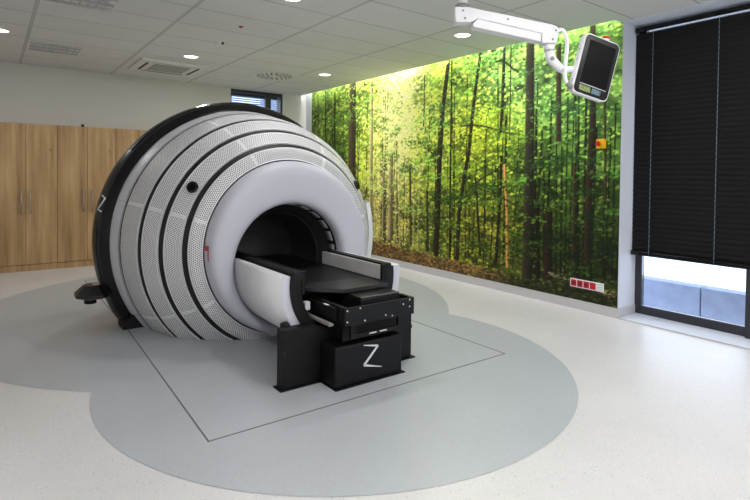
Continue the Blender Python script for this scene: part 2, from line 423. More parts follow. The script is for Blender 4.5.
    # branches
    for p0, p1, t in (((5.0, 2.12), (4.0, 1.98), .014), ((4.4, 2.9), (4.05, 2.75), .012), ((4.9, 1.2), (4.3, 1.6), .01), ((3.88, 1.5), (3.55, 1.75), .012), ((4.8, 1.35), (4.0, 1.1), .012)):
        n = 60
        for k in range(n):
            t_ = k/n; blob(p0[0]+(p1[0]-p0[0])*t_, p0[1]+(p1[1]-p0[1])*t_+.03*math.sin(5*t_), .016, t, 0, (52, 52, 28), .8)
    # leaf sprays in front
    for _ in range(230):
        cy = rng.uniform(y0, y1); cz = rng.uniform(.4, z1); L = rng.uniform(.15, .45); k0 = rng.uniform(.45, 1.3); sl = rng.uniform(-.12, .12)
        b = base(cy, cz); glow = b[0] > 185
        for _ in range(int(L*75)):
            t_ = rng.normal(0, .5); k = k0*rng.uniform(.75, 1.25)*(1.0 if not glow else rng.uniform(.7, 1.1))
            col = np.clip(b*k*np.array([.86, 1.04, .9]), 0, 252)
            blob(cy+t_*L, cz+sl*t_+rng.normal(0, .03), rng.uniform(.012, .034), rng.uniform(.008, .016), rng.uniform(-.4, .4), col, .8)
    # darker green boughs across the lower right and mid height
    for cy, cz, L in ((3.3, 1.65, .5), (3.7, 1.6, .35), (4.5, 1.3, .5), (5.1, 1.15, .4), (3.0, 1.0, .3), (3.6, .75, .35), (3.3, .55, .3), (2.95, .75, .25), (5.9, 1.95, .4), (6.6, 1.75, .25),
                      (6.1, 1.55, .3), (4.0, .5, .25), (4.6, .55, .2), (3.4, 2.2, .4), (4.6, 2.4, .35), (5.5, 2.2, .35)):
        for _ in range(int(L*240)):
            t_ = rng.normal(0, .5)
            blob(cy+t_*L, cz+rng.normal(0, .05), rng.uniform(.014, .034), rng.uniform(.008, .016), rng.uniform(-.3, .3), base(cy, cz)*rng.uniform(.45, .85)*np.array([.75, 1.0, .95]), .8)
    # leaf litter bank
    gy = [2.7, 3.0, 3.24, 3.5, 3.84, 4.29, 4.8, 5.38, 6.28, 7.0, 9.2]; gz = [.24, .25, .25, .27, .20, .21, .24, .27, .30, .33, .36]
    top = np.interp(Y[0], gy, gz)+.015*np.sin(Y[0]*9)
    g = np.clip((top[None, :]-Z)/.03, 0, 1)
    warm = np.clip((Y-4.0)/.6, 0, 1)[..., None]
    gc = np.array([104, 76, 36])*warm+np.array([46, 48, 22])*(1-warm)
    img[:] = img*(1-g[..., None])+gc*g[..., None]
    for _ in range(2600):
        cy = rng.uniform(y0, y1); t_ = np.interp(cy, gy, gz); cz = rng.uniform(z0, t_+.02); wm = min(max((cy-4.0)/.6, 0), 1)
        c = np.array([138, 100, 50])*wm+np.array([58, 62, 28])*(1-wm); k = rng.uniform(.4, 1.35)
        if rng.random() < .12: c = np.array([96, 110, 36])
        blob(cy, cz, rng.uniform(.012, .04), rng.uniform(.006, .016), 0, np.clip(c*k, 0, 240), .75)
    for _ in range(110):
        t_ = rng.random(); cy = 3.55-.75*t_
        blob(cy+rng.normal(0, .03), .34-.12*t_+rng.normal(0, .014), rng.uniform(.012, .035), .007, -.15, np.array([170, 146, 100])*rng.uniform(.5, 1.1), .7)
    # lift of contrast
    img = np.clip(img*(1.08+.08*np.clip((Z-.9)/1.2, 0, 1))[..., None], 3, 252)/255
    lum = img.mean(-1, keepdims=True); k = (.42+.95*lum**.75+.12); img = np.clip(lum+(img-lum)*.84, 0, 1)*np.clip(k, .45, 1.12)
    img = np.clip(img, .008, .97)
    L_ = np.where(img <= .04045, img/12.92, ((img+.055)/1.055)**2.4)
    idx = np.arange(ny*nz).reshape(nz, ny)
    quads = np.stack([idx[:-1, :-1], idx[:-1, 1:], idx[1:, 1:], idx[1:, :-1]], -1).reshape(-1, 4)
    # normal must look to -X
    quads = quads[:, ::-1]
    me = bpy.data.meshes.new('forest_mural')
    vs = np.stack([np.full(Y.size, -.004), Y.ravel()-5.9, Z.ravel()], 1)
    me.from_pydata(vs.tolist(), [], quads.tolist())
    at = me.color_attributes.new('print', 'FLOAT_COLOR', 'POINT')
    at.data.foreach_set('color', np.concatenate([L_.reshape(-1, 3), np.ones((ny*nz, 1))], 1).ravel())
    me.materials.append(M['mural'])
    o = bpy.data.objects.new('forest_mural', me); COL.objects.link(o); o.location = (XR, 5.9, 0)
    return tag(o, 'wall-sized photo mural of a sunlit green forest covering the right wall', 'mural')
mural()

# ------------------------------------------------------------------ window_1 (tall window at the right)
WXF = 5.50
YW0 = .2
win = bpy.data.objects.new('window_1', None); COL.objects.link(win); win.location = (WXF, YJ, 0); win['kind'] = 'structure'
win['label'] = 'tall dark-framed window in the right wall'
mb = MB()
fz0, fz1 = .012, H-.012
mb.box(WXF, WXF+.07, YJ-.065, YJ-.001, fz0, fz1, bev=.006); mb.box(WXF, WXF+.07, YW0+.001, YW0+.065, fz0, fz1, bev=.006)
mb.box(WXF, WXF+.07, YW0+.066, YJ-.066, fz0, .098, bev=.006); mb.box(WXF, WXF+.07, YW0+.066, YJ-.066, fz1-.06, fz1, bev=.006)
mb.box(WXF-.05, WXF+.07, 1.665, 1.735, fz0+.001, fz1, bev=.006)
mb.build('window_frame', 'frame', win)
MB().box(WXF+.03, WXF+.04, 1.736, YJ-.066, .099, fz1-.061).build('pane', 'glass', win)
MB().box(WXF+.03, WXF+.04, YW0+.066, 1.664, .099, fz1-.061).build('pane', 'glass', win)
mb = MB(); mb.box(XR-.015, WXF-.001, YW0+.001, YJ-.013, 0, .010, bev=.003)
o = struct('trim_4', mb, 'wallw', 'white sill slab at the foot of the window')
MB().box(XR-.022, XR-.0155, YW0+.001, YJ-.013, 0.0, .012).build('trim_5', 'skirt')['kind'] = 'structure'

# venetian blind
XBL = 5.405
bl = thing('venetian_blind', 'closed black venetian blind covering most of the tall right window', 'blind', (XBL, YJ-.02, .64))
y0b, y1b = YW0+.02, YJ-.015
MB().box(XBL-.03, XBL+.035, y0b, y1b, 2.942, 2.992, bev=.004).build('head_rail', 'blackgloss', bl)
mb = MB(); z = 2.893; pitch = .0485; k = 0
while z > .69:
    t = math.radians(76); wd = .033
    n = 5; up = []; lo = []
    for q in range(n):
        s_ = -1+2*q/(n-1); crown = .005*(1-s_*s_)
        up.append((XBL+s_*wd*math.cos(t)-crown*math.sin(t), z+s_*wd*math.sin(t)*-1-crown*math.cos(t)))
    for q in range(n-1):
        (xa, za), (xb, zb) = up[q], up[q+1]
        mb.add([(xa, y0b, za), (xa, y1b, za), (xb, y1b, zb), (xb, y0b, zb)], [[0, 1, 2, 3]], smooth=True)
    z -= pitch
mb.build('slats', 'slat', bl, normals=False)
mb = MB().box(XBL-.03, XBL+.03, y0b-.004, y1b+.004, .642, .688, bev=.005); mb.build('bottom_rail', 'blackgloss', bl)
for yc in (2.555, 1.965, 1.2, .5):
    mb = MB(); z = 2.935
    mb.tube([(XBL-.034, yc, 2.94), (XBL-.034, yc, .66)], .0016, 6)
    while z > .68:
        mb.box(XBL-.037, XBL-.033, yc-.0022, yc+.0022, z-.009, z+.009); z -= pitch
    mb.build('ladder_cord', 'cord', bl)
# outside
cw = thing('concrete_wall', 'low grey concrete wall outside the window, with one vertical joint', 'wall', (6.25, 3, -.3))
mb = MB(); mb.box(6.25, 6.45, 2.415, 9.0, -.3, .247, bev=.008); mb.build('wall_slab', 'concrete', cw)
mb = MB(); mb.box(6.25, 6.45, -3.0, 2.403, -.3, .247, bev=.008); mb.build('wall_slab', 'concrete', cw)
struct('trim_6', MB().box(5.64, 40, -20, 40, -.35, -.3), 'grass', 'paving outside the windows, whitened as if overexposed')

# ------------------------------------------------------------------ window_2 (high window in the back wall)
win2 = bpy.data.objects.new('window_2', None); COL.objects.link(win2); win2.location = (4.1, YB+.1, WZ0); win2['kind'] = 'structure'
win2['label'] = 'small high window with a black frame above the machine'
yy = YB+.04
mb = MB(); e = .001
mb.box(WX0+e, WX1-e, yy, yy+.07, WZ1-.055, WZ1-e); mb.box(WX0+e, WX1-e, yy, yy+.07, WZ0+e, WZ0+.05)
mb.box(WX0+e, WX0+.03, yy, yy+.07, WZ0+.051, WZ1-.056); mb.box(WX1-.03, WX1-e, yy, yy+.07, WZ0+.051, WZ1-.056); mb.box(4.30, 4.41, yy, yy+.07, WZ0+.051, WZ1-.056)
mb.build('window_frame', 'frame', win2)
MB().box(WX0+.031, 4.299, yy+.03, yy+.04, WZ0+.051, WZ1-.056).build('pane', 'glass', win2)
MB().box(4.411, WX1-.031, yy+.03, yy+.04, WZ0+.051, WZ1-.056).build('pane', 'glass', win2)
ob = thing('outside_blind', 'pale blue louvre blind outside the small high window', 'blind', (4.1, YB+.28, WZ0))
mb = MB(); z = WZ1-.09
while z > WZ0+.03:
    mb.box(WX0+.005, WX1-.005, YB+.25, YB+.29, z-.018, z); z -= .040
mb.build('slats', 'bluelouvre', ob)
MB().box(WX0+.004, WX1-.004, YB+.235, YB+.30, WZ1-.085, WZ1-.03).build('head_rail', 'frame', ob)
bd = thing('building', 'white building with one window seen through the small high window', 'building', (8, 17, 0))
mb = MB().box(3, 16, 17, 20, -.3, 9); mb.build('facade', 'facade', bd)
for xw in (6.1, 7.9, 9.7):
    f = MB().box(xw-.42, xw+.42, 16.95, 16.999, 3.4, 5.2); f = f.build('window', 'facade', bd)
    MB().box(xw-.33, xw-.04, 16.93, 16.949, 3.5, 5.1).box(xw+.04, xw+.33, 16.93, 16.949, 3.5, 5.1).build('pane', 'concrete', f)

# ------------------------------------------------------------------ oak cabinets along the back wall
YC = 8.935
def cabinet(x0, label, first):
    t = thing('oak_cabinet', label, 'cabinet', (x0+.39, YB-.2, 0), 'tall oak cabinets along the back wall')
    MB().box(x0+.001, x0+.779, YC+.022, YB-.002, .092, 2.122).build('carcass', 'wood', t)
    MB().box(x0+.001, x0+.779, YC+.012, YB-.03, 0.0, .091).build('plinth', 'wood', t)
    for s in (0, 1):
        a = x0+.0025+s*.390; d = MB().box(a, a+.385, YC, YC+.0215, .096, 2.119, bev=.002).build('door', 'wood', t)
        hx = x0+.335 if s == 0 else x0+.446
        mb = MB(); mb.tube([(hx, YC-.03, .83), (hx, YC-.03, 1.17)], .0085, 10)
        for zz in (.87, 1.13): mb.tube([(hx, YC-.03, zz), (hx, YC-.0005, zz)], .006, 8)
        mb.build('handle', 'steel', d)
    return t
cabs = ['leftmost oak cabinet with only its right edge in the photo', 'oak cabinet at the left end of the visible row, both steel handles in view',
        'second oak cabinet from the left with a small black sensor on top', 'oak cabinet standing directly behind the round machine']
for k, lb in enumerate(cabs):
    x0 = .018+.39*2*(k-1)
    cabinet(x0, lb, k == 0)
cabinet(.018-.78*2, 'oak cabinet in the left corner of the room', False)
t = thing('small_sensor', 'tiny black sensor standing on top of an oak cabinet', 'sensor', (1.128, 8.97, 2.1225))
MB().box(1.105, 1.151, 8.945, 8.99, 2.1225, 2.137, bev=.003).build('base', 'black', t)
MB().box(1.112, 1.144, 8.95, 8.98, 2.1372, 2.16, bev=.005).build('head', 'blackgloss', t)

# ------------------------------------------------------------------ the round radiosurgery machine
CX, CZ = 2.17, .79
mach = thing('radiosurgery_machine', 'large round white and black radiosurgery machine with a central bore, sunk in the grey floor', 'medical machine', (CX, 5.0, 0))
# shell profile (y, r) front to back
PROF = [(4.205, .775), (4.225, .86), (4.26, .905), (4.34, .975), (4.43, 1.043), (4.53, 1.11), (4.63, 1.166), (4.72, 1.198), (4.83, 1.228), (4.97, 1.255), (5.09, 1.282), (5.20, 1.305)]
py_ = np.array([p[0] for p in PROF]); pr_ = np.array([p[1] for p in PROF])
arc = np.concatenate([[0], np.cumsum(np.hypot(np.diff(py_), np.diff(pr_)))])
def prof(s): return float(np.interp(s, arc, py_)), float(np.interp(s, arc, pr_))
def s_of(y): return float(np.interp(y, py_, arc))
def cyl(y, r, a, cx=CX, cz=CZ): return (cx+r*math.cos(a), y, cz+r*math.sin(a))
def lathe(mb, pr, a0=0, a1=2*PI, n=128, mi=0, cx=CX, cz=CZ, smooth=True):
    full = abs(a1-a0-2*PI) < 1e-6
    rings = [[cyl(y, r, a0+(a1-a0)*k/n, cx, cz) for k in range(n if full else n+1)] for y, r in pr]
    return mb.loft(rings, closed=full, mi=mi, smooth=smooth)
# dark drum under the panels, seen in the slots
mb = MB(); lathe(mb, [(y+.004, r-.009) for y, r in PROF]); mb.build('inner_drum', 'slot', mach, cut=.001)
# bands: (start s, end s, material)
sR = arc[0]; s4f, s4b = s_of(4.252)-.002, s_of(4.252)+.054; s3f, s3b = s_of(4.425)-.002, s_of(4.425)+.054
s2f, s2b = s_of(4.625)-.002, s_of(4.625)+.056; s1f, s1b = s_of(4.965), s_of(4.965)+.042; sE = arc[-1]
bands = [(sR+.004, s4f, 'perf'), (s4b, s3f, 'perf'), (s3b, s2f, 'perf'), (s2b, s1f, 'perf'), (s1b, sE, 'plain')]
SEAMS = [-32.5, 16.2, 64.7, 113.6, 162.1, 210.7, 259.3]
def panel(sa, sb, aa, ab, kind):
    mb = MB(); bw = .0125; gap = .0008
    rm = prof((sa+sb)/2)[1]; da = gap/rm; db = bw/rm
    def grid(s0, s1, a0, a1, ns, na, mi, th0=0.0):
        vs = []; fs = []; uvs = []
        for i in range(ns+1):
            s_ = s0+(s1-s0)*i/ns; y, r = prof(s_)
            for j in range(na+1):
                vs.append(cyl(y, r, a0+(a1-a0)*j/na))
        for i in range(ns):
            for j in range(na):
                q = [(i, j), (i, j+1), (i+1, j+1), (i+1, j)]
                fs.append([a*(na+1)+b for a, b in q])
                uvs.append([((a0+(a1-a0)*b/na)*rm, s0+(s1-s0)*a/ns) for a, b in q])
        mb.add(vs, fs, mi, uvs, smooth=True)
    a0, a1 = aa+da, ab-da
    if kind == 'perf':
        grid(sa+bw, sb-bw, a0+db, a1-db, 6, 30, 1)
        grid(sa, sa+bw, a0, a1, 1, 30, 0); grid(sb-bw, sb, a0, a1, 1, 30, 0)
        grid(sa+bw, sb-bw, a0, a0+db, 6, 1, 0); grid(sa+bw, sb-bw, a1-db, a1, 6, 1, 0)
    else:
        grid(sa, sb, a0, a1, 6, 30, 0)
    # returned edges down to the drum
    for s_ in (sa, sb):
        y, r = prof(s_); R = [[cyl(y, r, a0+(a1-a0)*j/30) for j in range(31)], [cyl(y+.003, r-.0085, a0+(a1-a0)*j/30) for j in range(31)]]
        mb.loft(R, closed=False, mi=0)
    return mb
for sa, sb, kd in bands:
    for k in range(len(SEAMS)):
        aa = math.radians(SEAMS[k]); ab = math.radians(SEAMS[k+1] if k+1 < len(SEAMS) else 360+SEAMS[0])
        rm = prof((sa+sb)/2)[1]
        if max(math.sin(aa), math.sin(ab), math.sin((aa+ab)/2))*rm+CZ < .02: continue
        mb = panel(sa, sb, aa, ab, kd)
        if kd == 'perf': mb.build('perforated_panel', ['white', 'perf'], mach, cut=.001, normals=False)
        else: mb.build('smooth_panel', ['silverband'], mach, cut=.001, normals=False)
# black ring behind the panels and the outer rim
mb = MB(); lathe(mb, [(5.185, 1.27), (5.19, 1.312), (5.215, 1.338), (5.235, 1.362), (5.25, 1.375)]); mb.build('black_ring', 'blackgloss', mach, cut=.001)
mb = MB(); lathe(mb, [(5.25, 1.33), (5.252, 1.372), (5.258, 1.379), (5.355, 1.410), (5.37, 1.412), (5.48, 1.405), (5.50, 1.395), (5.52, 1.30)])
rim = mb.build('outer_rim', 'rim', mach, cut=.001)
def rimr(y): return 1.379+(y-5.258)/.097*.031
for a0, a1 in ((60, 100), (104, 142), (172, 196), (20, 56)):
    mb = MB(); lathe(mb, [(5.285, rimr(5.285)+.0005), (5.284, rimr(5.285)+.004), (5.343, rimr(5.345)+.004), (5.345, rimr(5.345)+.0005)], math.radians(a0), math.radians(a1), 24)
    mb.build('rim_inset', 'blackgloss', rim)
def rimpt(da, dy): return cyl(5.305+dy, rimr(5.305+dy)+.006, math.radians(165.0+da))
mb = MB()
for (d0, y0_), (d1, y1_) in (((2.9, -.034), (2.4, .034)), ((2.4, .034), (-2.2, -.036)), ((-2.2, -.036), (-3.1, .040))):
    p, q = Vector(rimpt(d0, y0_)), Vector(rimpt(d1, y1_)); mb.tube([p, q], [.0075, .006], 6)
mb.build('emblem', 'silver', rim)['label'] = 'silver zigzag emblem'
# rear half of the housing
mb = MB(); lathe(mb, [(5.505, 1.33), (5.62, 1.30), (5.85, 1.22), (6.1, 1.05), (6.3, .8), (6.42, .45), (6.45, 0.01)]); mb.build('rear_housing', 'white', mach, cut=.001)
# front ring cover: centre drifts from the shell axis to the bore axis
BX, BZ = 2.125, .662
rp = [(4.215, .770, 0), (4.16, .767, 0), (4.10, .758, .03), (4.066, .742, .08), (4.046, .716, .16), (4.036, .68, .3), (4.031, .63, .6), (4.031, .59, .85), (4.038, .560, .97), (4.052, .539, 1), (4.078, .525, 1), (4.115, .518, 1), (4.15, .5175, 1)]
def ringloft(mb, pr, n=128, mi=0):
    return mb.loft([[cyl(y, r, 2*PI*k/n, CX+(BX-CX)*t, CZ+(BZ-CZ)*t) for k in range(n)] for y, r, t in pr], mi=mi)
mb = MB(); ringloft(mb, rp); mb.build('front_ring_cover', 'ring', mach, cut=.001)
# dark gasket line between ring cover and panels
mb = MB(); lathe(mb, [(4.212, .768), (4.204, .774), (4.206, .781), (4.22, .785)]); mb.build('ring_gasket', 'rim', mach, cut=.001)
# bore: liner with grey tiles, inner lip, tunnel and end dome
mb = MB(); lathe(mb, [(4.145, .5176), (4.30, .512), (4.302, .455), (4.36, .45), (4.37, .425)], cx=BX, cz=BZ); liner = mb.build('bore_liner', 'slot', mach)
for k in range(24):
    a = 2*PI*k/24+.04; mb = MB(); lathe(mb, [(4.185, .5155), (4.187, .509), (4.268, .506), (4.270, .513)], a, a+.19, 6, cx=BX, cz=BZ)
    if math.sin(a+.1) > -.35: mb.build('sensor_tile', 'led', liner)
mb = MB(); lathe(mb, [(4.37, .424), (4.62, .423), (4.9, .42)], cx=BX, cz=BZ); mb.build('bore_tunnel', 'bore', mach)
mb = MB(); lathe(mb, [(4.9, .42), (5.05, .40), (5.2, .34), (5.3, .22), (5.34, .01)], cx=BX, cz=BZ); mb.build('bore_end', 'boreend', mach)
# round black ports on the perforated band
for a in (147.2, 33.9):
    a = math.radians(a); y, r = 4.335, .985; c = Vector(cyl(y, r, a)); n = Vector((math.cos(a)*.62, -.78, math.sin(a)*.62)).normalized()
    mb = MB(); mb.tube([c-n*.02, c+n*.012, c+n*.016], [.048, .048, .040], 24); p = mb.build('round_port', 'blackgloss', mach)
    MB().tube([c+n*.0165, c+n*.018], [.028, .024], 20).build('port_lens', 'screen', p)
# red marker label on the edge of the ring
a0 = math.radians(177.0)
mb = MB(); lathe(mb, [(4.118, .7655), (4.135, .7685)], math.radians(175.2), math.radians(184.2), 10)
lathe(mb, [(4.136, .7687), (4.19, .7725)], math.radians(175.2), math.radians(178.3), 6)
mb.build('red_marker', 'red', mach)
# white guard on the right flank
mb = MB(); lathe(mb, [(4.60, 1.17), (4.60, 1.225), (4.74, 1.262), (4.74, 1.20)], math.radians(-12), math.radians(17), 20); mb.build('flank_guard', 'white', mach)
# foot wedges that meet the floor
for s in (-1, 1):
    x = CX+s*1.13
    fn = lambda u, v, d: (u, d, v)
    mb = MB(); mb.prism([(x-s*.02, .001), (x-s*-.07, .001), (x-s*-.07, .05), (x-s*.02, .13), (x-s*.14, .13), (x-s*.14, .001)], fn, 5.13, 5.36); mb.build('support_foot', 'black', mach)
# side detector pod with a short arm, both flanks
def pod(s):
    cx, cy, cz = CX-s*1.408, 5.40, .335
    def ring(rx, ry, z): return [(cx+rx*math.cos(PI/4*k+PI/8), cy+ry*math.sin(PI/4*k+PI/8), z) for k in range(8)]
    mb = MB(); mb.loft([ring(.08, .10, cz+.062), ring(.155, .20, cz-.012), ring(.155, .20, cz-.04), ring(.12, .16, cz-.052)], smooth=False, caps=(1, 1))
    p = mb.build('detector_pod', 'rim', mach)
    MB().disc((cx-s*.02, cy, cz-.108), .052, 20, z1=cz-.0525).build('pod_foot', 'black', p)
    MB().disc((cx+s*.03, cy, cz+.0622), .032, 20, z1=cz+.066).build('pod_cap', 'white', p)
    MB().disc((cx+s*.03, cy, cz+.0662), .016, 16, z1=cz+.068).build('pod_dot', 'red', p)
    MB().box(min(cx+s*.09, cx+s*.27), max(cx+s*.09, cx+s*.27), cy-.07, cy+.07, cz-.03, cz+.03, bev=.01).build('pod_arm', 'rim', mach)
pod(1); pod(-1)

# ------------------------------------------------------------------ treatment table entering the bore
TX = 2.108
tab = thing('treatment_table', 'black patient table with white curved side panels sliding into the machine bore', 'treatment table', (TX, 3.4, 0))
def arcpts(r, a0, a1, n, y): return [(TX+r*math.cos(a0+(a1-a0)*k/n), y, .66+r*math.sin(a0+(a1-a0)*k/n)) for k in range(n+1)]
for s in (1, -1):
    A0, A1 = (PI-.165, PI+1.25) if s == 1 else (.135, -1.25)
    n = 28
    outer = [arcpts(.512 if s == 1 else .527, A0, A1, n, y) for y in (3.205, 4.14)]
    inner = [arcpts(.452, A0, A1, n, y) for y in (3.205, 4.14)]
    mb = MB()
    mb.loft(outer, closed=False); mb.loft(inner, closed=False)
    mb.loft([outer[0], inner[0]], closed=False, smooth=False, mi=1); mb.loft([outer[1], inner[1]], closed=False, smooth=False)  # front edge uses the darker cover tone as painted shade
    for k in (0, n):
        mb.add([outer[0][k], outer[1][k], inner[1][k], inner[0][k]], [[0, 1, 2, 3]])
    mb.build('side_panel', ['white', 'ring'], tab)
    yr, zt = (4.42, .766) if s == 1 else (4.10, .752)
    # black end cap inside the white skin, with its top rail
    o2 = [arcpts(.4515, A0-.02 if s == 1 else A0+.02, A1, n, y) for y in (3.185, yr)]
    i2 = [arcpts(.372, A0-.02 if s == 1 else A0+.02, A1, n, y) for y in (3.185, yr)]
    mb = MB(); mb.loft(o2, closed=False); mb.loft(i2, closed=False); mb.loft([o2[0], i2[0]], closed=False, smooth=False)
    for k in (0, n): mb.add([o2[0][k], o2[1][k], i2[1][k], i2[0][k]], [[0, 1, 2, 3]])
    cap = mb.build('inner_wall', 'black', tab)
    xa = TX-s*.362; xb = TX-s*.430
    MB().box(min(xa, xb), max(xa, xb), 3.187, yr, .722, zt, bev=.006).build('top_rail', 'black', cap)
    xc = TX-s*.3405; MB().box(min(xc, xa), max(xc, xa), 3.215, yr, .626, zt-.016).build('inner_plate', 'brush', tab)
    MB().box(min(xc, xa)-.002, max(xc, xa)+.002, 3.186, 3.2145, .60, zt-.002, bev=.004).build('rail_end', 'black', cap)
# couch top and the end leaf, its reflected light painted as lighter grey
MB().box(TX-.34, TX+.34, 3.40, 4.85, .585, .620, bev=.004).build('couch_top', 'carbon', tab)
fn = lambda u, v, d: (u, v, d)
MB().prism([(1.80, 3.399), (2.447, 3.399), (2.435, 3.10), (2.04, 3.10), (1.80, 3.34)], fn, .592, .6195).build('end_leaf', 'leaf', tab)
MB().box(TX-.30, TX+.28, 3.42, 4.8, .50, .584).build('couch_beam', 'black', tab)
# screws on the leaf
# tray drive box below
mb = MB(); mb.box(1.895, 2.505, 2.872, 2.888, .425, .548, bev=.003)
mb.box(1.895, 1.925, 2.8885, 3.36, .435, .548); mb.box(2.475, 2.505, 2.8885, 3.36, .435, .548); mb.box(1.926, 2.474, 2.8885, 3.36, .435, .47)
tray = mb.build('drive_tray', 'black', tab)
for x, z in ((1.915, .53), (1.915, .455), (2.02, .535), (2.06, .445), (2.30, .442), (2.40, .51), (2.46, .535), (2.46, .485), (2.24, .455)):
    MB().tube([(x, 2.8725, z), (x, 2.869, z)], .0055, 8).build('screw', 'silver', tray)
MB().box(2.08, 2.43, 2.95, 3.20, .471, .583, bev=.006).build('motor_cover', 'rim', tab)
MB().box(2.485, 2.497, 3.02, 3.12, .5481, .552).build('tray_label', 'white', tray)
MB().box(1.87, 1.8945, 2.96, 3.42, .45, .535, bev=.003).build('guide_rail', 'black', tab)
MB().box(1.872, 1.8935, 3.06, 3.12, .5352, .537).build('rail_label', 'white', tab)
MB().box(1.79, 1.83, 3.22, 3.262, .475, .535, bev=.004).build('cable_clip', 'brush', tab)
MB().box(1.835, 1.868, 2.97, 3.40, .415, .432).build('lower_rail', 'grille', tab)
# brackets below the tray front
mb = MB(); mb.box(1.95, 1.985, 2.876, 2.90, .33, .424); mb.box(2.36, 2.395, 2.876, 2.90, .33, .424); mb.box(1.985, 2.36, 2.876, 2.90, .335, .362); mb.build('tray_bracket', 'black', tab)
for xs in (2.10, 2.19): MB().box(xs, xs+.06, 2.871, 2.8755, .345, .353).build('bracket_slot', 'brush', tab)
MB().box(1.93, 2.47, 2.95, 3.40, .30, .434).build('column', 'black', tab)
# pedestal: wide skirt plate, body and front box
mb = MB(); fn = lambda u, v, d: (u, d, v)
mb.prism([(1.556, .004), (2.675, .004), (2.675, .40), (1.62+.87, .40), (2.44, .372), (1.88, .372), (1.80, .40), (1.556, .40)], fn, 3.10, 3.185)
mb.build('pedestal_skirt', 'black', tab)
for x0, x1 in ((1.552, 1.58), (2.651, 2.679)):
    MB().box(x0, x1, 3.095, 3.14, .235, .262).build('skirt_notch', 'slot', tab)
MB().box(1.90, 2.36, 3.1855, 3.55, .004, .14).build('pedestal_body', 'black', tab)
MB().box(1.845, 2.422, 2.905, 3.0995, .004, .285, bev=.014).build('pedestal_box', 'black', tab)
mb = MB(); mb.box(1.835, 2.432, 2.88, 3.0995, .0022, .010); mb.box(1.53, 1.834, 3.075, 3.19, .0022, .010); mb.box(2.433, 2.70, 3.075, 3.19, .0022, .010)
mb.build('floor_flange', 'black', tab)
E_ = [(2.075, .262), (2.197, .238), (2.078, .122), (2.233, .082)]
mb = MB()
def stroke(p, q, w0, w1):
    p, q = Vector(p), Vector(q); d = (q-p).normalized(); n = Vector((-d.y, d.x))
    mb.prism([p+n*w0, q+n*w1, q-n*w1, p-n*w0], lambda u, v, dd: (u, dd, v), 2.9000, 2.9045)
stroke(E_[0], E_[1], .003, .007); stroke(E_[1], E_[2], .007, .008); stroke(E_[2], E_[3], .008, .002)
mb.build('emblem', 'silver', tab)['label'] = 'silver zigzag emblem on black front'
MB().box(1.60, 1.66, 3.186, 3.25, .35, .42, bev=.02, seg=4).build('cable_bush', 'black', tab)

# ------------------------------------------------------------------ ceiling fixtures
def downlight(loc, label, root=None):
    g = 'round recessed downlights'
    if root: return dup(root, loc, label, g)
    t = thing('downlight', label, 'ceiling light', loc, g); x, y, z = loc
    n = 32; R = [[(x+r*math.cos(2*PI*k/n), y+r*math.sin(2*PI*k/n), z+dz) for k in range(n)] for r, dz in ((.108, -.0005), (.104, -.008), (.093, -.010), (.087, -.003))]
    MB().loft(R).build('trim_ring', 'fixture', t)
    MB().disc((x, y, z-.0025), .086, 32, z1=z-.001).build('lens', 'lens', t)
    return t
DL = [((2.20, 7.20, H), 'round glowing downlight beside the air conditioner cassette'), ((.09, 7.25, H), 'round glowing downlight at the left edge of the photo'),
      ((4.27, 7.12, H), 'round glowing downlight near the far corner by the forest wall'), ((4.27, 4.13, H), 'round glowing downlight just below the white monitor arm'),
      ((2.18, 4.22, H), 'round glowing downlight cut off by the top edge of the photo')]
d0 = None
for loc, lb in DL:
    q = downlight(loc, lb, d0); d0 = d0 or q

def louvre(x0, y0, label):
    t = thing('louvre_light', label, 'ceiling light', (x0+.3, y0+.3, H), 'square louvred ceiling lights')
    z1 = H-.0005; z0 = H-.014; mb = MB()
    mb.box(x0, x0+.6, y0, y0+.025, z0, z1); mb.box(x0, x0+.6, y0+.575, y0+.6, z0, z1); mb.box(x0, x0+.025, y0+.025, y0+.575, z0, z1); mb.box(x0+.575, x0+.6, y0+.025, y0+.575, z0, z1)
    mb.build('frame', 'fixture', t)
    MB().box(x0+.026, x0+.574, y0+.026, y0+.574, H-.003, z1).build('reflector', 'white', t)
    for k in range(3):
        yy = y0+.10+k*.2; MB().tube([(x0+.03, yy, H-.010), (x0+.57, yy, H-.010)], .006, 8).build('tube_lamp', 'white', t)
    for k in range(4):
        yy = y0+.026+k*.182; MB().box(x0+.026, x0+.574, yy-.004+.0, yy+.004, H-.028, H-.004).build('long_louvre', 'louvre', t)
    for k in range(1, 8):
        xx = x0+.026+k*.0685; MB().box(xx-.004, xx+.004, y0+.03, y0+.57, H-.026, H-.017).build('cross_louvre', 'louvre', t)
    return t
louvre(.372, 7.46, 'unlit square louvre light on the ceiling at left, above the cabinets')
louvre(.372, 5.06, 'unlit square louvre light cut off by the top left edge of the photo')

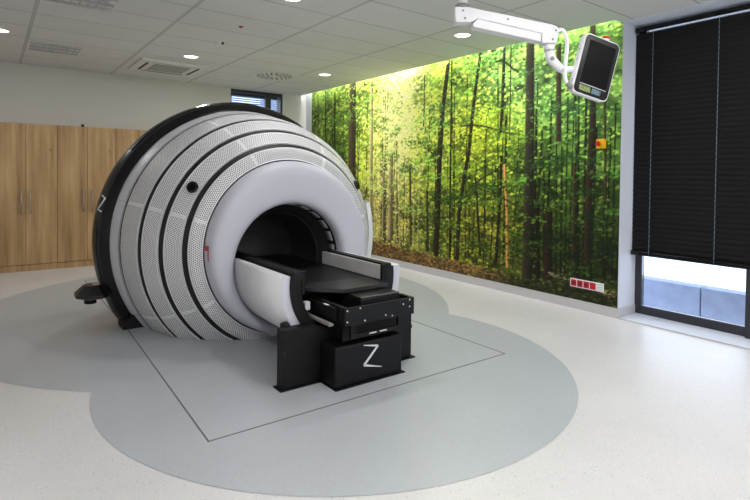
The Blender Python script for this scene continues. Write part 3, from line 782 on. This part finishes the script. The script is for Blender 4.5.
# cassette air conditioner
ax0, ax1, ay0, ay1 = 1.68, 2.63, 7.66, 8.61
ac = thing('air_conditioner', 'square white cassette air conditioner set in the ceiling', 'air conditioner', ((ax0+ax1)/2, (ay0+ay1)/2, H))
MB().box(ax0, ax1, ay0, ay1, H-.03, H-.0005, bev=.006).build('cover', 'fixture', ac)
mb = MB(); cx_, cy_ = (ax0+ax1)/2, (ay0+ay1)/2
g = MB().box(cx_-.25, cx_+.25, cy_-.25, cy_+.25, H-.036, H-.0302, bev=.003).build('intake_grille', 'grille', ac)
for k in range(12):
    MB().box(cx_-.235, cx_+.235, cy_-.23+k*.04, cy_-.218+k*.04, H-.0385, H-.0362).build('grille_bar', 'louvre', g)
for s in (-1, 1):
    MB().box(cx_-.30, cx_+.30, min(cy_+s*.34, cy_+s*.38), max(cy_+s*.34, cy_+s*.38), H-.032, H-.0302).build('air_slot', 'dark', ac)
    MB().box(min(cx_+s*.34, cx_+s*.38), max(cx_+s*.34, cx_+s*.38), cy_-.30, cy_+.30, H-.032, H-.0302).build('air_slot', 'dark', ac)
    # flaps
    MB().box(cx_-.30, cx_+.30, min(cy_+s*.383, cy_+s*.41), max(cy_+s*.383, cy_+s*.41), H-.036, H-.0302, bev=.002).build('flap', 'white', ac)
    MB().box(min(cx_+s*.383, cx_+s*.41), max(cx_+s*.383, cx_+s*.41), cy_-.30, cy_+.30, H-.036, H-.0302, bev=.002).build('flap', 'white', ac)

# swirl air vent
vx, vy = 3.70, 7.75
av = thing('air_vent', 'square white ceiling air vent with a swirl of black slots', 'air vent', (vx, vy, H))
MB().box(vx-.295, vx+.295, vy-.295, vy+.295, H-.008, H-.0005, bev=.002).build('plate', 'fixture', av)
for ring, n in ((.11, 8), (.19, 14), (.26, 20)):
    for k in range(n):
        a = 2*PI*k/n; m4 = Matrix.Translation((vx+ring*math.cos(a), vy+ring*math.sin(a), 0)) @ Matrix.Rotation(a+.6, 4, 'Z')
        MB().box(-.034, .034, -.010, .010, H-.0100, H-.0082, mat4=m4).build('slot', 'dark', av)
# smoke detector, red indicator
t = thing('smoke_detector', 'small white ceiling detector with a dark tip', 'detector', (2.215, 6.2, H))
MB().disc((2.215, 6.2, H-.016), .04, 20, z1=H-.0005, r2=.048).build('base', 'fixture', t)
MB().disc((2.215, 6.2, H-.04), .022, 16, z1=H-.0165, r2=.034).build('head', 'fixture', t)
MB().disc((2.262, 6.165, H-.03), .012, 12, z1=H-.0005).build('tip', 'dark', t)
t = thing('indicator_light', 'tiny square red indicator on a ceiling tile', 'indicator light', (2.177, 5.39, H))
MB().box(2.155, 2.199, 5.368, 5.412, H-.006, H-.0005, bev=.002).build('bezel', 'darkred', t)
MB().box(2.162, 2.192, 5.375, 5.405, H-.014, H-.0062, bev=.003).build('lens', 'red', t)
# cove strip behind the ceiling edge
t = thing('cove_light', 'warm strip light hidden behind the ceiling edge above the forest mural', 'strip light', (5.04, 6, H+.1))
MB().box(5.0305, 5.047, 2.85, 9.25, H+.10, H+.115).build('profile', 'fixture', t)
MB().box(5.0475, 5.052, 2.85, 9.25, H+.101, H+.114).build('diffuser', 'cove', t)

# ------------------------------------------------------------------ monitor arm and monitor
FW = Vector((.596, .803, -.019)).normalized(); RT = Vector((.803, -.596, .011)).normalized(); UP = RT.cross(FW).normalized()
PX, PY_ = 2.561, 2.486
arm = thing('ceiling_boom', 'white jointed ceiling arm reaching across to the tilted monitor', 'ceiling arm', (PX, PY_, H))
MB().disc((PX, PY_, H-.02), .09, 28, z1=H-.0005, r2=.095).build('ceiling_plate', 'white', arm)
MB().disc((PX, PY_, 2.60), .036, 24, z1=H-.0205).build('pole', 'white', arm)
mb = MB(); mb.disc((PX, PY_, 2.574), .047, 24, z1=2.592); mb.build('collar', 'grille', arm)
D = Vector((.477, -.359, 0)).normalized(); Nn = Vector((-D.y, D.x, 0))
def armpt(u, v, w): p = Vector((PX, PY_, 0))+D*u+Nn*w; return (p.x, p.y, v)
mb = MB(); mb.prism([(-.055, 2.573), (.03, 2.573), (.60, 2.460), (.635, 2.445), (.640, 2.385), (.63, 2.335), (.53, 2.335), (.525, 2.400), (.10, 2.492), (.055, 2.468), (-.05, 2.468)], armpt, -.045, .045)
o = mb.build('spring_arm', 'white', arm); bv = o.modifiers.new('bev', 'BEVEL'); bv.width = .008; bv.segments = 2
mb = MB(); mb.prism([(.065, 2.462), (.10, 2.491), (.524, 2.399), (.524, 2.345), (.07, 2.440)], armpt, -.043, .043)
o = mb.build('lower_link', 'white', arm); bv = o.modifiers.new('bev', 'BEVEL'); bv.width = .005; bv.segments = 2
for u, v in ((.0, 2.545), (.015, 2.495), (.30, 2.49), (.60, 2.36), (.62, 2.42)):
    MB().tube([armpt(u, v, -.0455), armpt(u, v, -.049)], .007, 10).build('screw', 'grille', arm)
J = Vector(armpt(.592, 2.335, 0))
MB().disc((J.x, J.y, 2.295), .035, 20, z1=2.334).build('wrist_collar', 'white', arm)
def cam(px, py, dep): return Vector((0, 0, 1.4429))+(RT*((px-375)/518.33)+UP*(-(py-184.8)/518.33)+FW)*dep
E1 = J+Vector((0, 0, -.045)); K1 = E1+RT*.012-UP*.055; K2 = E1+RT*.085-UP*.125
mb = MB(); mb.tube([E1, K1, K2], [.032, .034, .026], 16); mb.build('wrist', 'white', arm)
MB().tube([K1-FW*.036, K1-FW*.03], .014, 14).build('pivot', 'grille', arm)

# monitor: local axes u (screen right), v (screen up), n (out of the screen)
C0 = Vector((3.30, 1.97, 2.178))+RT*.028+UP*.012
u = (RT*.93-UP*.24+FW*.28).normalized(); v0 = (UP*.97+RT*.22)
v = (v0-u*v0.dot(u)).normalized(); nn = u.cross(v).normalized()
mon = thing('monitor', 'small tilted white-backed monitor with a black screen hanging from the ceiling arm', 'monitor', C0)
def mp(a, b, c): return C0+u*a+v*b+nn*c
def rr(w, h, r, n=6):
    out = []
    for cx, cy, a0 in ((w-r, h-r, 0), (-w+r, h-r, PI/2), (-w+r, -h+r, PI), (w-r, -h+r, 1.5*PI)):
        out += [(cx+r*math.cos(a0+PI/2*k/n), cy+r*math.sin(a0+PI/2*k/n)) for k in range(n+1)]
    return out
Wm, Hm = .147, .207
def ringm(w, h, r, c): return [mp(a, b, c) for a, b in rr(w, h, r)]
mb = MB()
mb.loft([ringm(Wm-.03, Hm-.03, .02, -.075), ringm(Wm-.008, Hm-.008, .035, -.06), ringm(Wm, Hm, .04, -.045), ringm(Wm, Hm, .04, -.004), ringm(Wm-.006, Hm-.006, .036, .0)], caps=(1, 1))
mb.build('housing', 'white', mon)
mb = MB(); mb.loft([ringm(Wm-.008, Hm-.008, .034, .0005), ringm(Wm-.010, Hm-.010, .033, .004)], caps=(0, 1)); bez = mb.build('bezel', 'blackgloss', mon)
mb = MB().prism([(-.105, -.128), (.112, -.128), (.112, .165), (-.105, .165)], mp, .0042, .0046); mb.build('screen', 'screen', bez)
mb = MB().prism([(-.105, -.136), (.112, -.136), (.112, -.1325), (-.105, -.1325)], mp, .0042, .0055); mb.build('screen_edge', 'brush', bez)
M['panelA'] = mat('painted_glimpse_green', (120, 140, 84), .25, vary=.5, scale=60)  # mottled colours painted in for the forest wall showing in the bezel
M['panelB'] = mat('painted_glimpse_blue', (96, 120, 130), .25, vary=.4, scale=70)
mb = MB().prism([(-.100, -.180), (-.005, -.180), (-.012, -.143), (-.100, -.143)], mp, .0042, .0052); mb.build('painted_glimpse', 'panelA', bez)
mb = MB().prism([(.003, -.180), (.075, -.180), (.075, -.146), (.003, -.143)], mp, .0042, .0052); mb.build('painted_glimpse', 'panelB', bez)
mb = MB(); mb.tube([mp(.03, Hm-.001, -.02), mp(.03, Hm+.008, -.02)], .022, 16); sk = mb.build('button_base', 'white', mon)
mb = MB(); mb.tube([mp(.03, Hm+.0085, -.02), mp(.03, Hm+.013, -.02), mp(.03, Hm+.022, -.02), mp(.03, Hm+.026, -.02)], [.018, .026, .026, .018], 18); mb.build('red_button', 'red', mon)
for b in (.09, .02, -.12, -.135):
    MB().tube([mp(-Wm-.0002, b, -.025), mp(-Wm-.003, b, -.025)], .004, 8).build('side_screw', 'grille', mon)
mb = MB(); Kb = mp(-.05, -.005, -.076); mb.tube([K2, K2+(Kb-K2)*.5, Kb], [.024, .022, .022], 12); mb.build('mount_bracket', 'white', arm)
# cable loop
P0 = Vector(armpt(.641, 2.425, 0))
pts = [P0, P0+RT*.035+UP*.012, P0+RT*.062-UP*.03, P0+RT*.070-UP*.10, P0+RT*.060-UP*.20, P0+RT*.055-UP*.30, P0+RT*.068-UP*.345, P0+RT*.09-UP*.365]
def smooth(p, n=6):
    out = []
    for i in range(len(p)-1):
        a, b, c, d = p[max(i-1, 0)], p[i], p[i+1], p[min(i+2, len(p)-1)]
        for k in range(n):
            t = k/n; out.append(.5*((2*b)+(c-a)*t+(2*a-5*b+4*c-d)*t*t+(3*b-a-3*c+d)*t**3))
    return out+[p[-1]]
o = MB().tube(smooth(pts), .013, 10).build('cable_hose', 'white', arm)
MB().tube([pts[-2]-UP*.002, pts[-1]+RT*.012-UP*.012], .018, 10).build('cable_gland', 'grille', arm)

# ------------------------------------------------------------------ wall devices on the mural
fx = XR-.0045
t = thing('emergency_stop', 'small yellow emergency stop box with a red button on the forest wall', 'emergency stop', (fx, 2.955, 1.795))
MB().box(fx-.05, fx, 2.91, 3.00, 1.745, 1.845, bev=.008).build('box', 'yellow', t)
MB().tube([(fx-.0505, 2.965, 1.795), (fx-.062, 2.965, 1.795)], .018, 16).build('button_stem', 'black', t)
MB().tube([(fx-.0625, 2.965, 1.795), (fx-.068, 2.965, 1.795), (fx-.08, 2.965, 1.795)], [.02, .027, .024], 18).build('red_button', 'red', t)
t = thing('socket_strip', 'white socket strip with four red sockets and one white socket low on the forest wall', 'socket strip', (fx, 3.1, .29))
MB().box(fx-.012, fx, 2.905, 3.295, .238, .330, bev=.003).build('frame', 'white', t)
for k in range(5):
    yc = 3.295-.045-k*.075
    col = 'redsocket' if k < 4 else 'fixture'
    sck = MB().box(fx-.016, fx-.0121, yc-.033, yc+.033, .248, .320, bev=.002).build('socket', col, t)
    if k == 4: sck['label'] = 'white socket'
    if k != 3:
        rc = MB().tube([(fx-.0162, yc, .284), (fx-.017, yc, .284)], .023, 20).build('recess', 'darkred' if k < 4 else 'white', sck)
        mb = MB()
        for dy in (-.009, .009): mb.tube([(fx-.0171, yc+dy, .284), (fx-.0178, yc+dy, .284)], .004, 8)
        mb.build('pin_holes', 'dark', sck)

# ------------------------------------------------------------------ light
def area(name, loc, rot, sx, sy, power, col=(1, 1, 1), shape='RECTANGLE', spread=None):
    l = bpy.data.lights.new(name, 'AREA'); l.shape = shape; l.size = sx
    if shape in ('RECTANGLE', 'ELLIPSE'): l.size_y = sy
    l.energy = power; l.color = col
    if spread: l.spread = spread
    o = bpy.data.objects.new(name, l); COL.objects.link(o); o.location = loc; o.rotation_euler = rot
    return o
for k, (loc, lb) in enumerate(DL):
    area('downlight_lamp', (loc[0], loc[1], H-.016), (0, 0, 0), .165, .165, (16, 12, 24, 24, 11)[k], (1, .99, .98), 'DISK')
# further rows of downlights behind and beside the camera
for x in (.1, 2.2, 4.2):
    for y in (-1.6, 1.0):
        area('downlight_lamp', (x, y, H-.016), (0, 0, 0), .22, .22, 24, (1, .99, .98), 'DISK')
area('cove_lamp', (5.06, 6.0, H+.22), (0, math.radians(18), 0), .05, 6.3, 36, (1, .985, .9))
# daylight: soft fill lamp added at the solid front wall; sky at right window
area('front_fill_light', (1.6, YF+.05, 1.7), (math.radians(90), 0, 0), 5.2, 2.2, 36, (.88, .94, 1))
W = bpy.data.worlds.new('World'); S.world = W; W.use_nodes = True
nt = W.node_tree; bg = nt.nodes['Background']
tc = nt.nodes.new('ShaderNodeTexCoord'); sp = nt.nodes.new('ShaderNodeSeparateXYZ'); nt.links.new(tc.outputs['Generated'], sp.inputs[0])
rp = nt.nodes.new('ShaderNodeValToRGB'); rp.color_ramp.elements[0].color = (.86, .91, 1, 1); rp.color_ramp.elements[1].color = (.70, .82, 1, 1)
nt.links.new(sp.outputs[2], rp.inputs['Fac']); nt.links.new(rp.outputs['Color'], bg.inputs['Color']); bg.inputs['Strength'].default_value = 3.0

# ------------------------------------------------------------------ camera
cd = bpy.data.cameras.new('camera'); co = bpy.data.objects.new('camera', cd); COL.objects.link(co)
yaw, pitch, roll, f = .6388, -.0191, .0114, 518.33
fw = Vector((math.sin(yaw)*math.cos(pitch), math.cos(yaw)*math.cos(pitch), math.sin(pitch)))
r = Vector((math.cos(yaw), -math.sin(yaw), 0)); upv = r.cross(fw)
rt = math.cos(roll)*r+math.sin(roll)*upv; up2 = -math.sin(roll)*r+math.cos(roll)*upv
co.matrix_world = Matrix(((rt.x, up2.x, -fw.x, 0), (rt.y, up2.y, -fw.y, 0), (rt.z, up2.z, -fw.z, 1.4429), (0, 0, 0, 1)))
cd.sensor_fit = 'HORIZONTAL'; cd.sensor_width = 36; cd.lens = f/750*36; cd.shift_x = 0; cd.shift_y = -(250-184.8)/750
cd.clip_start = .05; cd.clip_end = 200
S.camera = co
S.view_settings.view_transform = 'Standard'; S.view_settings.look = 'None'; S.view_settings.exposure = 0; S.view_settings.gamma = 1
S.cycles.use_denoising = True
S.cycles.max_bounces = 8
